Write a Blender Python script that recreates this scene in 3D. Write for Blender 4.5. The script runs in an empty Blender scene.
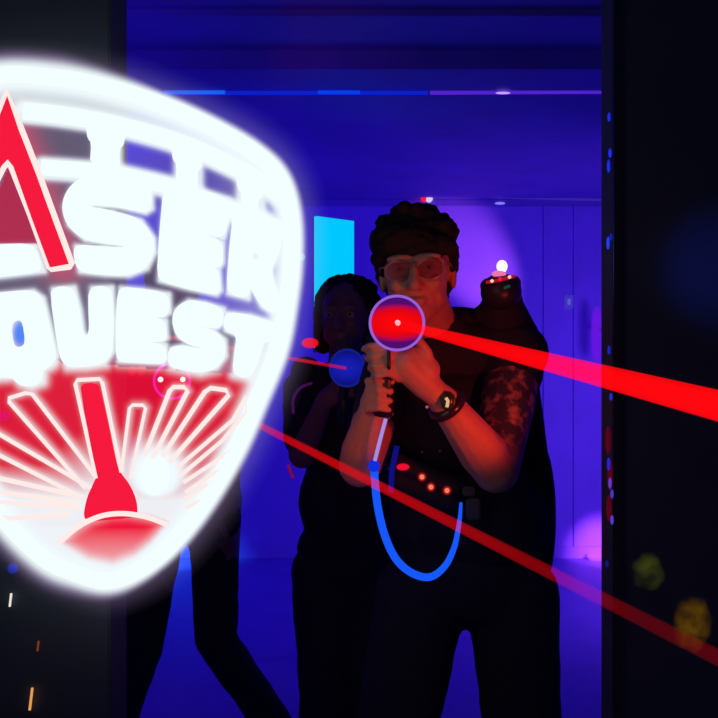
import bpy, bmesh, math, random
import numpy as np
from mathutils import Vector, Matrix, Euler, noise

random.seed(4)
SC = bpy.context.scene
import time; T0 = time.time()
COL = SC.collection
SC.view_settings.view_transform = 'Standard'
SC.view_settings.look = 'None'
SC.view_settings.exposure = 0
F = 900.0
CZ = 1.35

def P(px, py, Z):
    """a point of the room, from where its outline was measured and how far away it stands"""
    return Vector(((px - 359) / F * Z, Z, CZ - (py - 359) / F * Z))

def lin(r, g, b):
    f = lambda c: (c / 255 / 12.92) if c / 255 <= .04045 else ((c / 255 + .055) / 1.055) ** 2.4
    return (f(r), f(g), f(b), 1)

# ------------------------------------------------------------------ materials
def pbr(name, col, rough=.7, metal=0, bump=0, scale=40, var=0.0, spec=.5):
    m = bpy.data.materials.new(name); m.use_nodes = True
    nt = m.node_tree; n = nt.nodes; b = n['Principled BSDF']
    b.inputs['Roughness'].default_value = rough; b.inputs['Metallic'].default_value = metal
    b.inputs['Specular IOR Level'].default_value = spec
    b.inputs['Base Color'].default_value = (*col[:3], 1)
    if var or bump:
        tc = n.new('ShaderNodeTexCoord'); nz = n.new('ShaderNodeTexNoise')
        nz.inputs['Scale'].default_value = scale; nz.inputs['Detail'].default_value = 4
        nt.links.new(tc.outputs['Object'], nz.inputs['Vector'])
        if var:
            r = n.new('ShaderNodeMix'); r.data_type = 'RGBA'
            r.inputs['A'].default_value = (*[c * (1 - var) for c in col[:3]], 1)
            r.inputs['B'].default_value = (*[min(1, c * (1 + var)) for c in col[:3]], 1)
            nt.links.new(nz.outputs['Fac'], r.inputs['Factor'])
            nt.links.new(r.outputs['Result'], b.inputs['Base Color'])
        if bump:
            bp = n.new('ShaderNodeBump'); bp.inputs['Strength'].default_value = bump; bp.inputs['Distance'].default_value = .005
            nt.links.new(nz.outputs['Fac'], bp.inputs['Height']); nt.links.new(bp.outputs['Normal'], b.inputs['Normal'])
    return m

def emit(name, col, s=1.0, sampling=None):
    m = bpy.data.materials.new(name); m.use_nodes = True
    nt = m.node_tree; n = nt.nodes; n.remove(n['Principled BSDF'])
    e = n.new('ShaderNodeEmission'); e.inputs[0].default_value = col; e.inputs[1].default_value = s
    nt.links.new(e.outputs[0], n['Material Output'].inputs[0])
    if sampling: m.cycles.emission_sampling = sampling
    return m

def soft_emit(name, col, s, edge_pow=1.5, alpha=1.0, core=None, fade=None):
    """glowing haze body: opaque where seen face on, clear at its rim. fade=(length) fades along local +Z"""
    m = bpy.data.materials.new(name); m.use_nodes = True
    nt = m.node_tree; n = nt.nodes; n.remove(n['Principled BSDF'])
    e = n.new('ShaderNodeEmission'); e.inputs[0].default_value = col; e.inputs[1].default_value = s
    t = n.new('ShaderNodeBsdfTransparent'); mx = n.new('ShaderNodeMixShader')
    lw = n.new('ShaderNodeLayerWeight'); lw.inputs[0].default_value = .5
    inv = n.new('ShaderNodeMath'); inv.operation = 'SUBTRACT'; inv.inputs[0].default_value = 1
    pw = n.new('ShaderNodeMath'); pw.operation = 'POWER'; pw.inputs[1].default_value = edge_pow
    ml = n.new('ShaderNodeMath'); ml.operation = 'MULTIPLY'; ml.inputs[1].default_value = alpha
    geo = n.new('ShaderNodeNewGeometry'); bf = n.new('ShaderNodeMath'); bf.operation = 'SUBTRACT'; bf.inputs[0].default_value = 1
    m2 = n.new('ShaderNodeMath'); m2.operation = 'MULTIPLY'
    L = nt.links.new
    L(lw.outputs['Facing'], inv.inputs[1]); L(inv.outputs[0], pw.inputs[0]); L(pw.outputs[0], ml.inputs[0])
    L(geo.outputs['Backfacing'], bf.inputs[1]); L(ml.outputs[0], m2.inputs[0]); L(bf.outputs[0], m2.inputs[1])
    last = m2
    if fade:
        tc = n.new('ShaderNodeTexCoord'); sp = n.new('ShaderNodeSeparateXYZ'); mr = n.new('ShaderNodeMapRange')
        mr.inputs[1].default_value = fade[0]; mr.inputs[2].default_value = fade[1]
        mr.inputs[3].default_value = fade[2]; mr.inputs[4].default_value = fade[3]
        m3 = n.new('ShaderNodeMath'); m3.operation = 'MULTIPLY'
        L(tc.outputs['Object'], sp.inputs[0]); L(sp.outputs['Z'], mr.inputs[0]); L(mr.outputs[0], m3.inputs[1]); L(last.outputs[0], m3.inputs[0])
        last = m3
    L(last.outputs[0], mx.inputs[0]); L(t.outputs[0], mx.inputs[1]); L(e.outputs[0], mx.inputs[2])
    L(mx.outputs[0], n['Material Output'].inputs[0])
    m.cycles.emission_sampling = 'NONE'
    return m

M = {}
M['wall'] = pbr('painted_wall', (.38, .26, .85), .75, bump=.15, scale=6, var=.12)
M['wall_dark'] = pbr('dark_panel', (.062, .082, .105), .8, bump=.3, scale=3, var=.35)
M['floor'] = pbr('floor', (.24, .18, .62), .38, bump=.1, scale=5, var=.15)
M['ceil'] = pbr('ceiling', (.22, .16, .6), .7, bump=.2, scale=3, var=.25)
M['cloth'] = pbr('black_cloth', (.034, .036, .05), .95, bump=.6, scale=30, var=.4, spec=.1)
M['denim'] = pbr('dark_denim', (.028, .03, .05), .95, bump=.5, scale=60, var=.3, spec=.1)
M['vestm'] = pbr('vest_nylon', (.018, .021, .032), .85, bump=.4, scale=50, var=.3, spec=.3)
M['hair'] = pbr('dark_hair', (.018, .014, .013), .8, bump=1, scale=60, var=.4, spec=.15)
M['plastic'] = pbr('gun_plastic', (.02, .02, .03), .4, spec=.5)
M['grey'] = pbr('grey_plastic', (.22, .2, .2), .5)
M['metal'] = pbr('gold_metal', (.85, .6, .3), .25, metal=1)
M['blackgloss'] = pbr('glossy_frame', (.03, .02, .02), .25)
M['white'] = emit('white_neon', lin(243, 255, 255), 1.0, 'NONE')
M['pinkwhite'] = emit('pinkish_white_neon', lin(255, 236, 232), 1.0, 'NONE')
M['redfill'] = emit('red_lit_acrylic', lin(246, 26, 62), 1.0, 'NONE')
M['red_led'] = emit('red_led', lin(255, 20, 40), 1.2, 'NONE')
M['amber_led'] = emit('amber_led', lin(255, 190, 150), 1.3, 'NONE')
M['white_led'] = emit('white_led', lin(255, 235, 245), 1.6, 'NONE')
M['cyan'] = emit('cyan_screen', lin(0, 200, 255), 1.0)
M['blue_led'] = emit('blue_led', lin(30, 60, 250), 1.0, 'NONE')
M['cordblue'] = emit('blue_hose', lin(22, 88, 250), 1.0, 'NONE')
M['cordpale'] = emit('pale_hose', lin(165, 140, 225), 1.0, 'NONE')

# skin: with a tattooed patch on one upper arm
def skin(name, col, tattoo=None):
    m = pbr(name, col, .5, bump=.25, scale=90, var=.1, spec=.35)
    if tattoo:
        nt = m.node_tree; n = nt.nodes; b = n['Principled BSDF']; L = nt.links.new
        src = b.inputs['Base Color'].links[0].from_socket
        tc = n.new('ShaderNodeTexCoord'); vm = n.new('ShaderNodeVectorMath'); vm.operation = 'DISTANCE'
        vm.inputs[1].default_value = tattoo[0]; L(tc.outputs['Object'], vm.inputs[0])
        mr = n.new('ShaderNodeMapRange'); mr.inputs[1].default_value = tattoo[1]; mr.inputs[2].default_value = tattoo[1] * .6
        L(vm.outputs['Value'], mr.inputs[0])
        nz = n.new('ShaderNodeTexNoise'); nz.inputs['Scale'].default_value = 45; nz.inputs['Detail'].default_value = 6
        L(tc.outputs['Object'], nz.inputs['Vector'])
        r2 = n.new('ShaderNodeMapRange'); r2.inputs[1].default_value = .32; r2.inputs[2].default_value = .52
        L(nz.outputs['Fac'], r2.inputs[0])
        mu = n.new('ShaderNodeMath'); mu.operation = 'MULTIPLY'; L(mr.outputs[0], mu.inputs[0]); L(r2.outputs[0], mu.inputs[1])
        mx = n.new('ShaderNodeMix'); mx.data_type = 'RGBA'; mx.inputs['B'].default_value = (.06, .05, .06, 1)
        L(mu.outputs[0], mx.inputs['Factor']); L(src, mx.inputs['A']); L(mx.outputs['Result'], b.inputs['Base Color'])
    return m

# ------------------------------------------------------------------ object helpers
def link(name, me, mat=None, parent=None, smooth=True):
    o = bpy.data.objects.new(name, me); COL.objects.link(o)
    if mat: me.materials.append(mat)
    if smooth:
        for p in me.polygons: p.use_smooth = True
    if parent: adopt(o, parent)
    return o

def adopt(o, parent):
    o.parent = parent
    o.matrix_parent_inverse = parent.matrix_world.inverted() if parent.type != 'EMPTY' else Matrix.Translation(-parent.location) if tuple(parent.rotation_euler) == (0, 0, 0) else parent.matrix_basis.inverted()

def tag(o, label=None, cat=None, group=None, kind=None):
    if label: o['label'] = label
    if cat: o['category'] = cat
    if group: o['group'] = group
    if kind: o['kind'] = kind
    return o

def empty(name, loc, label, cat, group=None):
    o = bpy.data.objects.new(name, None); COL.objects.link(o); o.location = loc; o.empty_display_size = .05
    return tag(o, label, cat, group)

def mesh_bm(name, bm, mat=None, parent=None, smooth=True):
    me = bpy.data.meshes.new(name); bm.normal_update(); bm.to_mesh(me); bm.free()
    return link(name, me, mat, parent, smooth)

def box_bm(bm, lo, hi, bevel=0):
    r = bmesh.ops.create_cube(bm, size=1)
    c = [(a + b) / 2 for a, b in zip(lo, hi)]; s = [b - a for a, b in zip(lo, hi)]
    for v in r['verts']:
        v.co = Vector((c[i] + v.co[i] * s[i] for i in range(3)))
    if bevel:
        es = list({e for v in r['verts'] for e in v.link_edges})
        bmesh.ops.bevel(bm, geom=es, offset=bevel, segments=2, affect='EDGES')

def box(name, lo, hi, mat, parent=None, bevel=0):
    bm = bmesh.new(); box_bm(bm, lo, hi, bevel); return mesh_bm(name, bm, mat, parent, False)

def catmull(pts, k=6, closed=False):
    pts = [Vector(p) for p in pts]; n = len(pts); out = []
    rng = range(n) if closed else range(n - 1)
    for i in rng:
        g = (lambda j: pts[j % n]) if closed else (lambda j: pts[min(max(j, 0), n - 1)])
        a, b, c, d = g(i - 1), g(i), g(i + 1), g(i + 2)
        for s in range(k):
            t = s / k
            out.append(.5 * ((2 * b) + (c - a) * t + (2 * a - 5 * b + 4 * c - d) * t * t + (3 * b - a - 3 * c + d) * t ** 3))
    if not closed: out.append(pts[-1].copy())
    return out

def tube_bm(bm, pts, r, seg=10, closed=False, flat=1.0, up=Vector((0, 1, 0))):
    pts = [Vector(p) for p in pts]; n = len(pts)
    rr = r if isinstance(r, (list, tuple)) else [r] * n
    rings = []
    for i, p in enumerate(pts):
        a = pts[(i - 1) % n] if (closed or i) else p
        b = pts[(i + 1) % n] if (closed or i < n - 1) else p
        t = (b - a).normalized()
        u = up if abs(t.dot(up)) < .95 else Vector((1, 0, 0))
        s = t.cross(u).normalized(); w = s.cross(t).normalized()
        rings.append([bm.verts.new(p + (s * math.cos(x) + w * math.sin(x) * flat) * rr[i]) for x in [2 * math.pi * j / seg for j in range(seg)]])
    for i in range(n if closed else n - 1):
        A, B = rings[i], rings[(i + 1) % n]
        for j in range(seg):
            bm.faces.new((A[j], A[(j + 1) % seg], B[(j + 1) % seg], B[j]))
    if not closed:
        bm.faces.new(rings[0][::-1]); bm.faces.new(rings[-1])
    bmesh.ops.recalc_face_normals(bm, faces=bm.faces[:])

def tube(name, pts, r, mat, parent=None, **k):
    bm = bmesh.new(); tube_bm(bm, pts, r, **k); return mesh_bm(name, bm, mat, parent)

def sphere(name, c, r, mat, parent=None, seg=16):
    bm = bmesh.new(); bmesh.ops.create_uvsphere(bm, u_segments=seg, v_segments=seg // 2 + 2, radius=1)
    r = r if isinstance(r, (tuple, list)) else (r, r, r)
    for v in bm.verts: v.co = Vector(c) + Vector((v.co.x * r[0], v.co.y * r[1], v.co.z * r[2]))
    return mesh_bm(name, bm, mat, parent)

# ---- organic bodies: overlapping tapered forms fused into one continuous skin
def prim_bm(bm, pr):
    if pr[0] == 'cap':
        _, p0, r0, p1, r1 = pr[:5]
        p0, p1 = Vector(p0), Vector(p1); d = (p1 - p0); L = d.length
        if L < 1e-6: d = Vector((0, 0, 1)); L = 1e-6
        d.normalize(); q = d.to_track_quat('Z', 'Y').to_matrix()
        seg, rings = 14, []
        prof = [(-r0 * math.cos(a), r0 * math.sin(a)) for a in [math.pi / 2 * k / 4 for k in range(1, 5)]]
        prof += [(L * k / 3, r0 + (r1 - r0) * k / 3) for k in (1, 2)]
        prof += [(L + r1 * math.sin(a), r1 * math.cos(a)) for a in [math.pi / 2 * k / 4 for k in range(0, 4)]]
        for z, r in prof:
            rings.append([bm.verts.new(p0 + q @ Vector((r * math.cos(t), r * math.sin(t), z))) for t in [2 * math.pi * j / seg for j in range(seg)]])
        a = bm.verts.new(p0 - d * r0); b = bm.verts.new(p1 + d * r1)
        for j in range(seg):
            k = (j + 1) % seg
            bm.faces.new((a, rings[0][k], rings[0][j])); bm.faces.new((b, rings[-1][j], rings[-1][k]))
            for i in range(len(rings) - 1): bm.faces.new((rings[i][j], rings[i][k], rings[i + 1][k], rings[i + 1][j]))
    else:
        _, c, r = pr[:3]; R = Euler(pr[3]).to_matrix() if len(pr) > 3 else Matrix.Identity(3)
        res = bmesh.ops.create_icosphere(bm, subdivisions=3, radius=1)
        for v in res['verts']:
            v.co = Vector(c) + R @ Vector((v.co.x * r[0], v.co.y * r[1], v.co.z * r[2]))

def blob(name, prims, mat, parent=None, voxel=.006, smooth=6, rough=0, rscale=20):
    bm = bmesh.new()
    for p in prims: prim_bm(bm, p)
    me = bpy.data.meshes.new('tmp'); bm.to_mesh(me); bm.free()
    t = bpy.data.objects.new('tmp', me); COL.objects.link(t)
    md = t.modifiers.new('r', 'REMESH'); md.mode = 'VOXEL'; md.voxel_size = voxel
    if smooth:
        s = t.modifiers.new('s', 'SMOOTH'); s.iterations = smooth; s.factor = .5
    dg = bpy.context.evaluated_depsgraph_get(); dg.update()
    m2 = bpy.data.meshes.new_from_object(t.evaluated_get(dg)); m2.name = name
    bpy.data.objects.remove(t); bpy.data.meshes.remove(me)
    if rough:
        for v in m2.vertices:
            v.co += v.normal * rough * (noise.noise(v.co * rscale) + .6 * noise.noise(v.co * rscale * 2.3))
    m2.materials.clear()
    return link(name, m2, mat, parent)

def lerp(a, b, t): return Vector(a) * (1 - t) + Vector(b) * t

# ------------------------------------------------------------------ camera and world
cd = bpy.data.cameras.new('camera'); cam = bpy.data.objects.new('camera', cd); COL.objects.link(cam)
cam.location = (0, 0, CZ); cam.rotation_euler = (math.radians(90), 0, 0)
cd.sensor_width = 36; cd.lens = 36 * F / 718; cd.clip_start = .05
cd.dof.use_dof = False
SC.camera = cam
w = bpy.data.worlds.new('world'); SC.world = w; w.use_nodes = True
w.node_tree.nodes['Background'].inputs[0].default_value = (.10, .13, .27, 1)
w.node_tree.nodes['Background'].inputs[1].default_value = .15

# ------------------------------------------------------------------ the room
def struct(o): o['kind'] = 'structure'; return o
BY = 6.1
struct(box('floor', (-3.0, -1.0, -.1), (3.0, BY + .1, 0), M['floor']))
struct(box('wall_back', (-3.0, BY, 0), (3.0, BY + .1, 2.43), M['wall']))
struct(box('wall_left', (-3.1, -1.0, 0), (-3.0, BY + .1, 2.6), M['wall']))
struct(box('wall_right', (3.0, -1.0, 0), (3.1, BY + .1, 2.6), M['wall']))
struct(box('ceiling', (-3.0, 3.64, 2.43), (3.0, BY + .1, 2.53), M['ceil']))
struct(box('ceiling_front', (-3.0, -1.0, 2.50), (3.0, 3.35, 2.6), M['ceil']))
struct(box('trim_1', (-3.0, 3.35, 2.43), (3.0, 3.64, 2.6), M['ceil'], bevel=.004))       # dropped beam
struct(box('trim_2', (-3.0, 2.95, 2.475), (3.0, 3.07, 2.50), M['ceil'], bevel=.003))     # shallow batten
struct(box('trim_3', (-3.0, BY - .03, 2.385), (3.0, BY, 2.43), M['ceil'], bevel=.004))    # cornice
struct(box('baseboard_back', (-3.0, BY - .015, 0), (3.0, BY, .08), M['wall'], bevel=.003))
# panel seams of the back wall
for i, px in enumerate((430, 545, 575)):
    x = P(px, 359, BY).x
    struct(box('trim_%d' % (4 + i), (x - .012, BY - .012, .08), (x + .012, BY, 2.385), M['wall'], bevel=.002))
# the two dark partitions close to the camera
struct(box('wall_partition_left', (-1.6, 1.36, 0), (P(127, 0, 1.46).x, 1.46, 2.5), M['wall_dark'], bevel=.003))
struct(box('wall_partition_right', (P(601, 0, 1.70).x, 1.62, 0), (1.9, 1.70, 2.5), M['wall_dark'], bevel=.003))

# ------------------------------------------------------------------ lights of the room, with added red spots on the man
def light(kind, name, loc, target, energy, col, size=.2, angle=60, blend=.6):
    d = bpy.data.lights.new(name, kind); d.energy = energy; d.color = col[:3]
    if kind == 'AREA': d.size = size
    else: d.shadow_soft_size = size
    if kind == 'SPOT': d.spot_size = math.radians(angle); d.spot_blend = blend
    o = bpy.data.objects.new(name, d); COL.objects.link(o); o.location = loc
    if target is not None:
        o.rotation_euler = (Vector(target) - Vector(loc)).to_track_quat('-Z', 'Y').to_euler()
    return o
light('AREA', 'blue_lamp', (-1.9, 4.3, 1.9), (0.2, 6.1, 2.3), 20, (.045, .012, 1), .8)
light('AREA', 'violet_lamp', (2.0, 4.4, 1.1), (0.9, 6.1, 0.9), 17, (.24, .085, 1), .6)
light('SPOT', 'violet_glow_lamp', (1.55, 5.2, .9), P(474, 262, BY), 120, (.85, .22, 1), .03, 23, .9)
light('SPOT', 'purple_floor_lamp', P(650, 520, 5.3), P(602, 552, BY), 75, (.55, .12, 1), .03, 38, 1)
light('SPOT', 'cyan_floor_lamp', P(100, 480, 5.4), P(186, 560, BY), 60, (.0, .32, 1), .03, 46, 1)
light('SPOT', 'blue_ceiling_lamp', (-1.6, 2.2, 1.9), P(230, 60, 3.4), 24, (.08, .01, 1), .1, 70, .9)
light('SPOT', 'magenta_floor_lamp', (-1.5, 3.2, 1.6), P(190, 718, 3.6), 2.0, (.8, .0, .5), .1, 40, 1)
light('SPOT', 'added_red_key', (.44, 1.43, 1.21), P(425, 350, 1.85), 6.0, (1, .055, .022), .02, 66, .6)  # added unseen spot standing in for the gun's red glow on face and arms
light('SPOT', 'added_red_fill', (-.02, 1.15, 1.12), P(366, 440, 1.85), 2.2, (1, .06, .03), .03, 34, .9)  # added weaker red spot to brighten the forearm, as if from the second beam
light('SPOT', 'blue_patch_lamp', P(706, 262, 1.25), P(722, 268, 1.62), 1.6, (.03, .08, 1), .02, 38, 1)

# ------------------------------------------------------------------ neon sign
ZS = 1.24
def S(px, py, dz=0.0): return P(px, py, ZS) + Vector((0, dz, 0))
U = ZS / F
sign = empty('neon_sign', S(100, 585), 'glowing white and red neon shield sign reading LASER QUEST on the dark left partition', 'sign')

outline = [(-88, 250), (-86, 190), (-70, 130), (-40, 90), (0, 75), (60, 78), (110, 88), (165, 106), (215, 129), (255, 153), (279, 178), (290, 215),
           (291, 262), (286, 305), (277, 350), (257, 400), (234, 452), (203, 504), (170, 545), (140, 569), (108, 581), (75, 573), (42, 557),
           (0, 514), (-35, 450), (-65, 380), (-82, 310)]
def cm2(pts, k=6, closed=False): return [(v.x, v.y) for v in catmull([(a, b, 0) for a, b in pts], k, closed)]
OUT = cm2(outline, 6, True)
ARC2 = cm2([(24, 111), (60, 115), (100, 121.5), (140, 131), (180, 143), (220, 160), (255, 178), (282, 196)])
ARC3 = cm2([(42, 167.5), (95, 171.5), (125, 176), (178, 189), (200, 199), (243, 214), (287, 233)])

tube('shield_frame', [S(*p) for p in OUT], 8.5 * U, M['white'], sign, closed=True, flat=.6)
tube('upper_arch', [S(*p, -.001) for p in ARC2], 8.8 * U, M['white'], sign, flat=.4)
tube('upper_arch', [S(*p, -.001) for p in ((-8, 111), (-40, 115), (-68, 124))], 9.5 * U, M['white'], sign, flat=.4)
tube('lower_arch', [S(*p, -.001) for p in ((-29, 167), (-50, 169), (-84, 176))], 8 * U, M['white'], sign, flat=.4)
tube('lower_arch', [S(*p, -.001) for p in ARC3], 8.0 * U, M['white'], sign, flat=.4)

def plate(name, outer, holes=(), mat=None, parent=None, depth=.006, bev=1.2, y=-.004, rnd=2):
    """solid lit slab from a rounded outline with holes"""
    cu = bpy.data.curves.new(name, 'CURVE'); cu.dimensions = '2D'; cu.fill_mode = 'BOTH'
    cu.extrude = depth / 2; cu.bevel_depth = bev * U; cu.bevel_resolution = 2
    def chaikin(p, n):
        for _ in range(n):
            q = []
            for i in range(len(p)):
                a, b = p[i], p[(i + 1) % len(p)]
                L = math.hypot(b[0] - a[0], b[1] - a[1]); t = min(.25, 5.0 / max(L, 1e-3)) if n == rnd and _ == 0 else .25
                q += [(a[0] * (1 - t) + b[0] * t, a[1] * (1 - t) + b[1] * t), (a[0] * t + b[0] * (1 - t), a[1] * t + b[1] * (1 - t))]
            p = q
        return p
    for poly in [outer] + list(holes):
        q = chaikin(list(poly), rnd)
        s = cu.splines.new('POLY'); s.points.add(len(q) - 1); s.use_cyclic_u = True
        for i, (a, b) in enumerate(q): s.points[i].co = ((a - 100) * U, -(b - 359) * U, 0, 1)
    t = bpy.data.objects.new('tmp', cu); COL.objects.link(t)
    dg = bpy.context.evaluated_depsgraph_get(); dg.update()
    me = bpy.data.meshes.new_from_object(t.evaluated_get(dg)); me.name = name
    bpy.data.objects.remove(t)
    me.transform(Matrix.Translation(S(100, 359, y)) @ Matrix.Rotation(math.radians(90), 4, 'X'))
    me.materials.clear()
    return link(name, me, mat, parent, False)

LET = {
 'L': [(-62, 190), (-40, 186), (-34, 252), (0, 246), (34, 245), (43, 271), (0, 276), (-56, 281)],
 'S': [(70, 190), (84, 178), (110, 176), (150, 184), (151, 208), (145, 212), (118, 206), (92, 204), (88, 208), (112, 212), (140, 220), (153, 238), (154, 252), (146, 268), (128, 275),
       (104, 274), (79, 271), (75, 246), (104, 248), (126, 249), (131, 246), (108, 243), (84, 239), (68, 224), (64, 206)],
 'E': [(166, 184), (196, 190), (228, 200), (228, 220), (223, 238), (206, 233), (188, 227.5), (187, 229.5), (206, 236), (222, 242), (222, 262), (219, 267), (206, 263.5), (205, 265), (218, 269), (220, 290), (216, 294),
       (188, 288), (159, 280), (161, 240)],
 'R': [(236, 204), (262, 213), (278, 228), (281, 244), (276, 258), (270, 270), (275, 288), (280, 303), (274, 313), (262, 306), (250, 284), (248, 298), (228, 293), (231, 250)],
 'Q': [(-46, 302), (-10, 295), (32, 291), (42, 298), (50, 330), (56, 356), (52, 364), (42, 370), (41, 382), (30, 386), (20, 383), (14, 376), (-20, 378), (-44, 372), (-50, 340)],
 'U': [(52, 289), (73, 287), (79, 310), (82, 332), (87, 339), (92, 332), (91, 310), (91, 288), (111, 287), (113, 320), (112, 352), (104, 363), (86, 366), (67, 366), (61, 352)],
 'E2': [(120, 288), (142, 290), (168, 294), (169, 312), (162, 317), (145, 315.5), (145, 317.5), (165, 320), (166, 338), (162, 341), (144, 340.5), (144, 342.5), (165, 345), (166, 360), (162, 363), (140, 362), (118, 361), (118, 325)],
 'S2': [(176, 310), (188, 301), (204, 303), (223, 309), (222, 324), (216, 328), (200, 324.5), (194, 324), (196, 326.5), (212, 330), (224, 340), (225, 356), (216, 368), (200, 372), (184, 369),
        (170, 366), (170, 349), (182, 346), (196, 349), (206, 350), (205, 347.5), (190, 344), (178, 336), (174, 322)],
 'T': [(226, 313), (250, 316), (278, 325), (276, 341), (263, 340), (258, 360), (250, 378), (234, 374), (236, 352), (239, 335), (225, 330)],
}
HOL = {'R': [[(252, 251), (259, 253), (261, 259), (257, 262), (251, 260)]],
       'Q': [[(10, 321), (25, 318), (29, 347), (13, 349)]]}
for k, poly in LET.items():
    o = plate('letter', poly, HOL.get(k, ()), M['white'], sign)
    o['label'] = 'white rounded letter %s' % k[0]
# columns between the arches
def col_poly(x, y0, y1, hw, sl):
    f = lambda dx, y: (x + dx + (y - y0) * -.02, y + dx * sl)
    return [f(-hw - 6, y0 - 5), f(hw + 6, y0 - 5), f(hw + 5, y0 + 3), f(hw + 4, y0 + 9), f(hw, y0 + 13), f(hw + 1, y1 + 4), f(-hw - 1, y1 + 4), f(-hw, y0 + 13), f(-hw - 4, y0 + 9), f(-hw - 5, y0 + 3)]
for c in ((106.5, 133, 164, 12.5, .2), (188, 155, 188, 9, .3), (250.5, 184, 212, 7, .4)):
    plate('pillar', col_poly(*c), (), M['white'], sign, depth=.004, rnd=1)
# the big red A : red acrylic with a thin white outline
Aout = [(8, 90), (73, 267), (50, 271), (9, 164), (-40, 271), (-58, 267)]
plate('letter_fill', [(8, 94), (71, 266), (51, 268), (9, 158), (-39, 268), (-55, 266)], (), M['redfill'], sign, depth=.002, bev=.2, y=.0, rnd=0)['label'] = 'red fill of the tall letter A'
tube('letter', [S(*p, -.004) for p in [(8, 92), (22, 128), (40, 174), (56, 218), (73, 264), (71, 267), (52, 270), (49, 268), (30, 216), (12, 168), (9, 164), (5, 168), (-18, 216), (-38, 269), (-58, 267), (-40, 218), (-8, 130)]],
     [3.2 * U, 3.0 * U, 3.0 * U, 3.0 * U, 3 * U, 3 * U, 2.4 * U, 1.8 * U, 1.6 * U, 2.6 * U, 3.6 * U, 2.6 * U, 2 * U, 2 * U, 3 * U, 3 * U, 3 * U], M['pinkwhite'], sign, closed=True)['label'] = 'white outline of the tall red letter A'
# sun rays
RAYS = [([(97, 478), (76, 384), (78, 380), (100, 379), (103, 383), (122, 472)], 2.0),
        ([(86, 488), (10, 402), (10, 398), (26, 393), (33, 394), (96, 476)], 2.0),
        ([(92, 488), (0, 434), (-40, 412), (-44, 424), (0, 455), (80, 496)], 2.1),
        ([(85, 497), (0, 478), (-50, 462), (-48, 474), (0, 492), (78, 502)], 2.4),
        ([(80, 507), (20, 503), (-20, 500), (10, 518), (70, 514)], 2.4),
        ([(122, 470), (130, 408), (133, 405), (143, 405), (146, 408), (131, 478)], 1.7),
        ([(145, 455), (170, 391), (174, 387), (184, 387), (188, 391), (153, 458)], 2.3),
        ([(163, 456), (205, 392), (211, 388), (226, 390), (229, 395), (170, 462)], 2.3),
        ([(177, 468), (233, 420), (246, 397), (247, 412), (222, 441), (180, 476)], 2.0),
        ([(184, 482), (215, 462), (232, 448), (222, 468), (186, 492)], 2.0),
        ([(184, 500), (205, 486), (214, 480), (204, 498), (186, 508)], 2.0)]
for pts, r in RAYS:
    tube('sun_ray', [S(*p, -.003) for p in pts], [r * U] * len(pts), M['pinkwhite'], sign)
plate('red_dome', [(80, 384), (99, 383), (117, 466), (121, 474), (130, 485), (137, 502), (137, 517), (84, 521), (87, 500), (94, 484), (98, 476)], (), M['redfill'], sign, depth=.003, bev=.5, y=-.002)
plate('sun_disc', [(155 + 15 * math.cos(a), 475 + 20 * math.sin(a)) for a in [i * math.pi / 8 for i in range(16)]], (), M['white'], sign, depth=.002, y=-.002, bev=.5, rnd=1)
tube('horizon_arc', [S(*p, -.006) for p in cm2([(60, 543), (74, 530), (90, 520), (108, 514), (128, 513), (150, 517), (168, 524)])], 2.6 * U, M['pinkwhite'], sign)

# glow sheet: tube halo and red fan glow painted into vertex colour and alpha
def seg_dist(X, Y, pts, closed=False):
    D = np.full(X.shape, 1e9)
    n = len(pts)
    for i in range(n if closed else n - 1):
        ax, ay = pts[i]; bx, by = pts[(i + 1) % n]
        dx, dy = bx - ax, by - ay; L = dx * dx + dy * dy + 1e-9
        t = np.clip(((X - ax) * dx + (Y - ay) * dy) / L, 0, 1)
        D = np.minimum(D, np.hypot(X - ax - t * dx, Y - ay - t * dy))
    return D
def inside(X, Y, pts):
    c = np.zeros(X.shape, bool); n = len(pts)
    for i in range(n):
        ax, ay = pts[i]; bx, by = pts[(i + 1) % n]
        if ay == by: continue
        cond = ((ay > Y) != (by > Y)) & (X < (bx - ax) * (Y - ay) / (by - ay) + ax)
        c ^= cond
    return c
xs = np.arange(-120, 336, 2.0); ys = np.arange(34, 636, 2.0)
X, Y = np.meshgrid(xs, ys)
din = inside(X, Y, OUT); dO = seg_dist(X, Y, OUT, True)
g = lambda d, r, s: np.where(d < r, 1.0, np.exp(-((d - r) / s) ** 2))
halo = np.where(din, g(dO, 8.5, 8) * .97, g(dO, 7.2, 6 + 6 * np.clip((160 - X) / 100, 0, 1)))
halo = np.maximum(halo, np.where(din, 0, .13 * np.exp(-((dO - 8) / 16) ** 2) * (dO < 60)))
dL = np.full(X.shape, 1e9)
for k, poly in LET.items():
    d = np.where(inside(X, Y, poly), 0, seg_dist(X, Y, poly, True)); dL = np.minimum(dL, d)
qh = np.exp(-(np.hypot((X - 19.5) / 9, (Y - 334) / 15)) ** 4)
lett = .9 * np.exp(-(dL / 3.6) ** 1.7)
arcs = np.minimum(seg_dist(X, Y, ARC2), seg_dist(X, Y, ARC3))
arcg = g(arcs, 8.2, 4.5) * .9
pil = np.full(X.shape, 1e9)
for c in ((106.5, 133, 164), (188, 155, 188), (250.5, 184, 212)):
    pil = np.minimum(pil, seg_dist(X, Y, [(c[0], c[1]), (c[0], c[2])]))
pilg = g(pil, 11, 5) * .85
between = din & (Y < 60 + 0.0022 * (X - 20) ** 2 + 60)          # space between frame and upper arch
gap = np.zeros(X.shape)
a2y = np.interp(X, [p[0] for p in ARC2], [p[1] for p in ARC2])
gap = np.where(din & (Y < a2y), .66, 0)
base_low = 362 + .07 * (X - 60)
lower = din & (Y > base_low)
upper = din & ~lower
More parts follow.
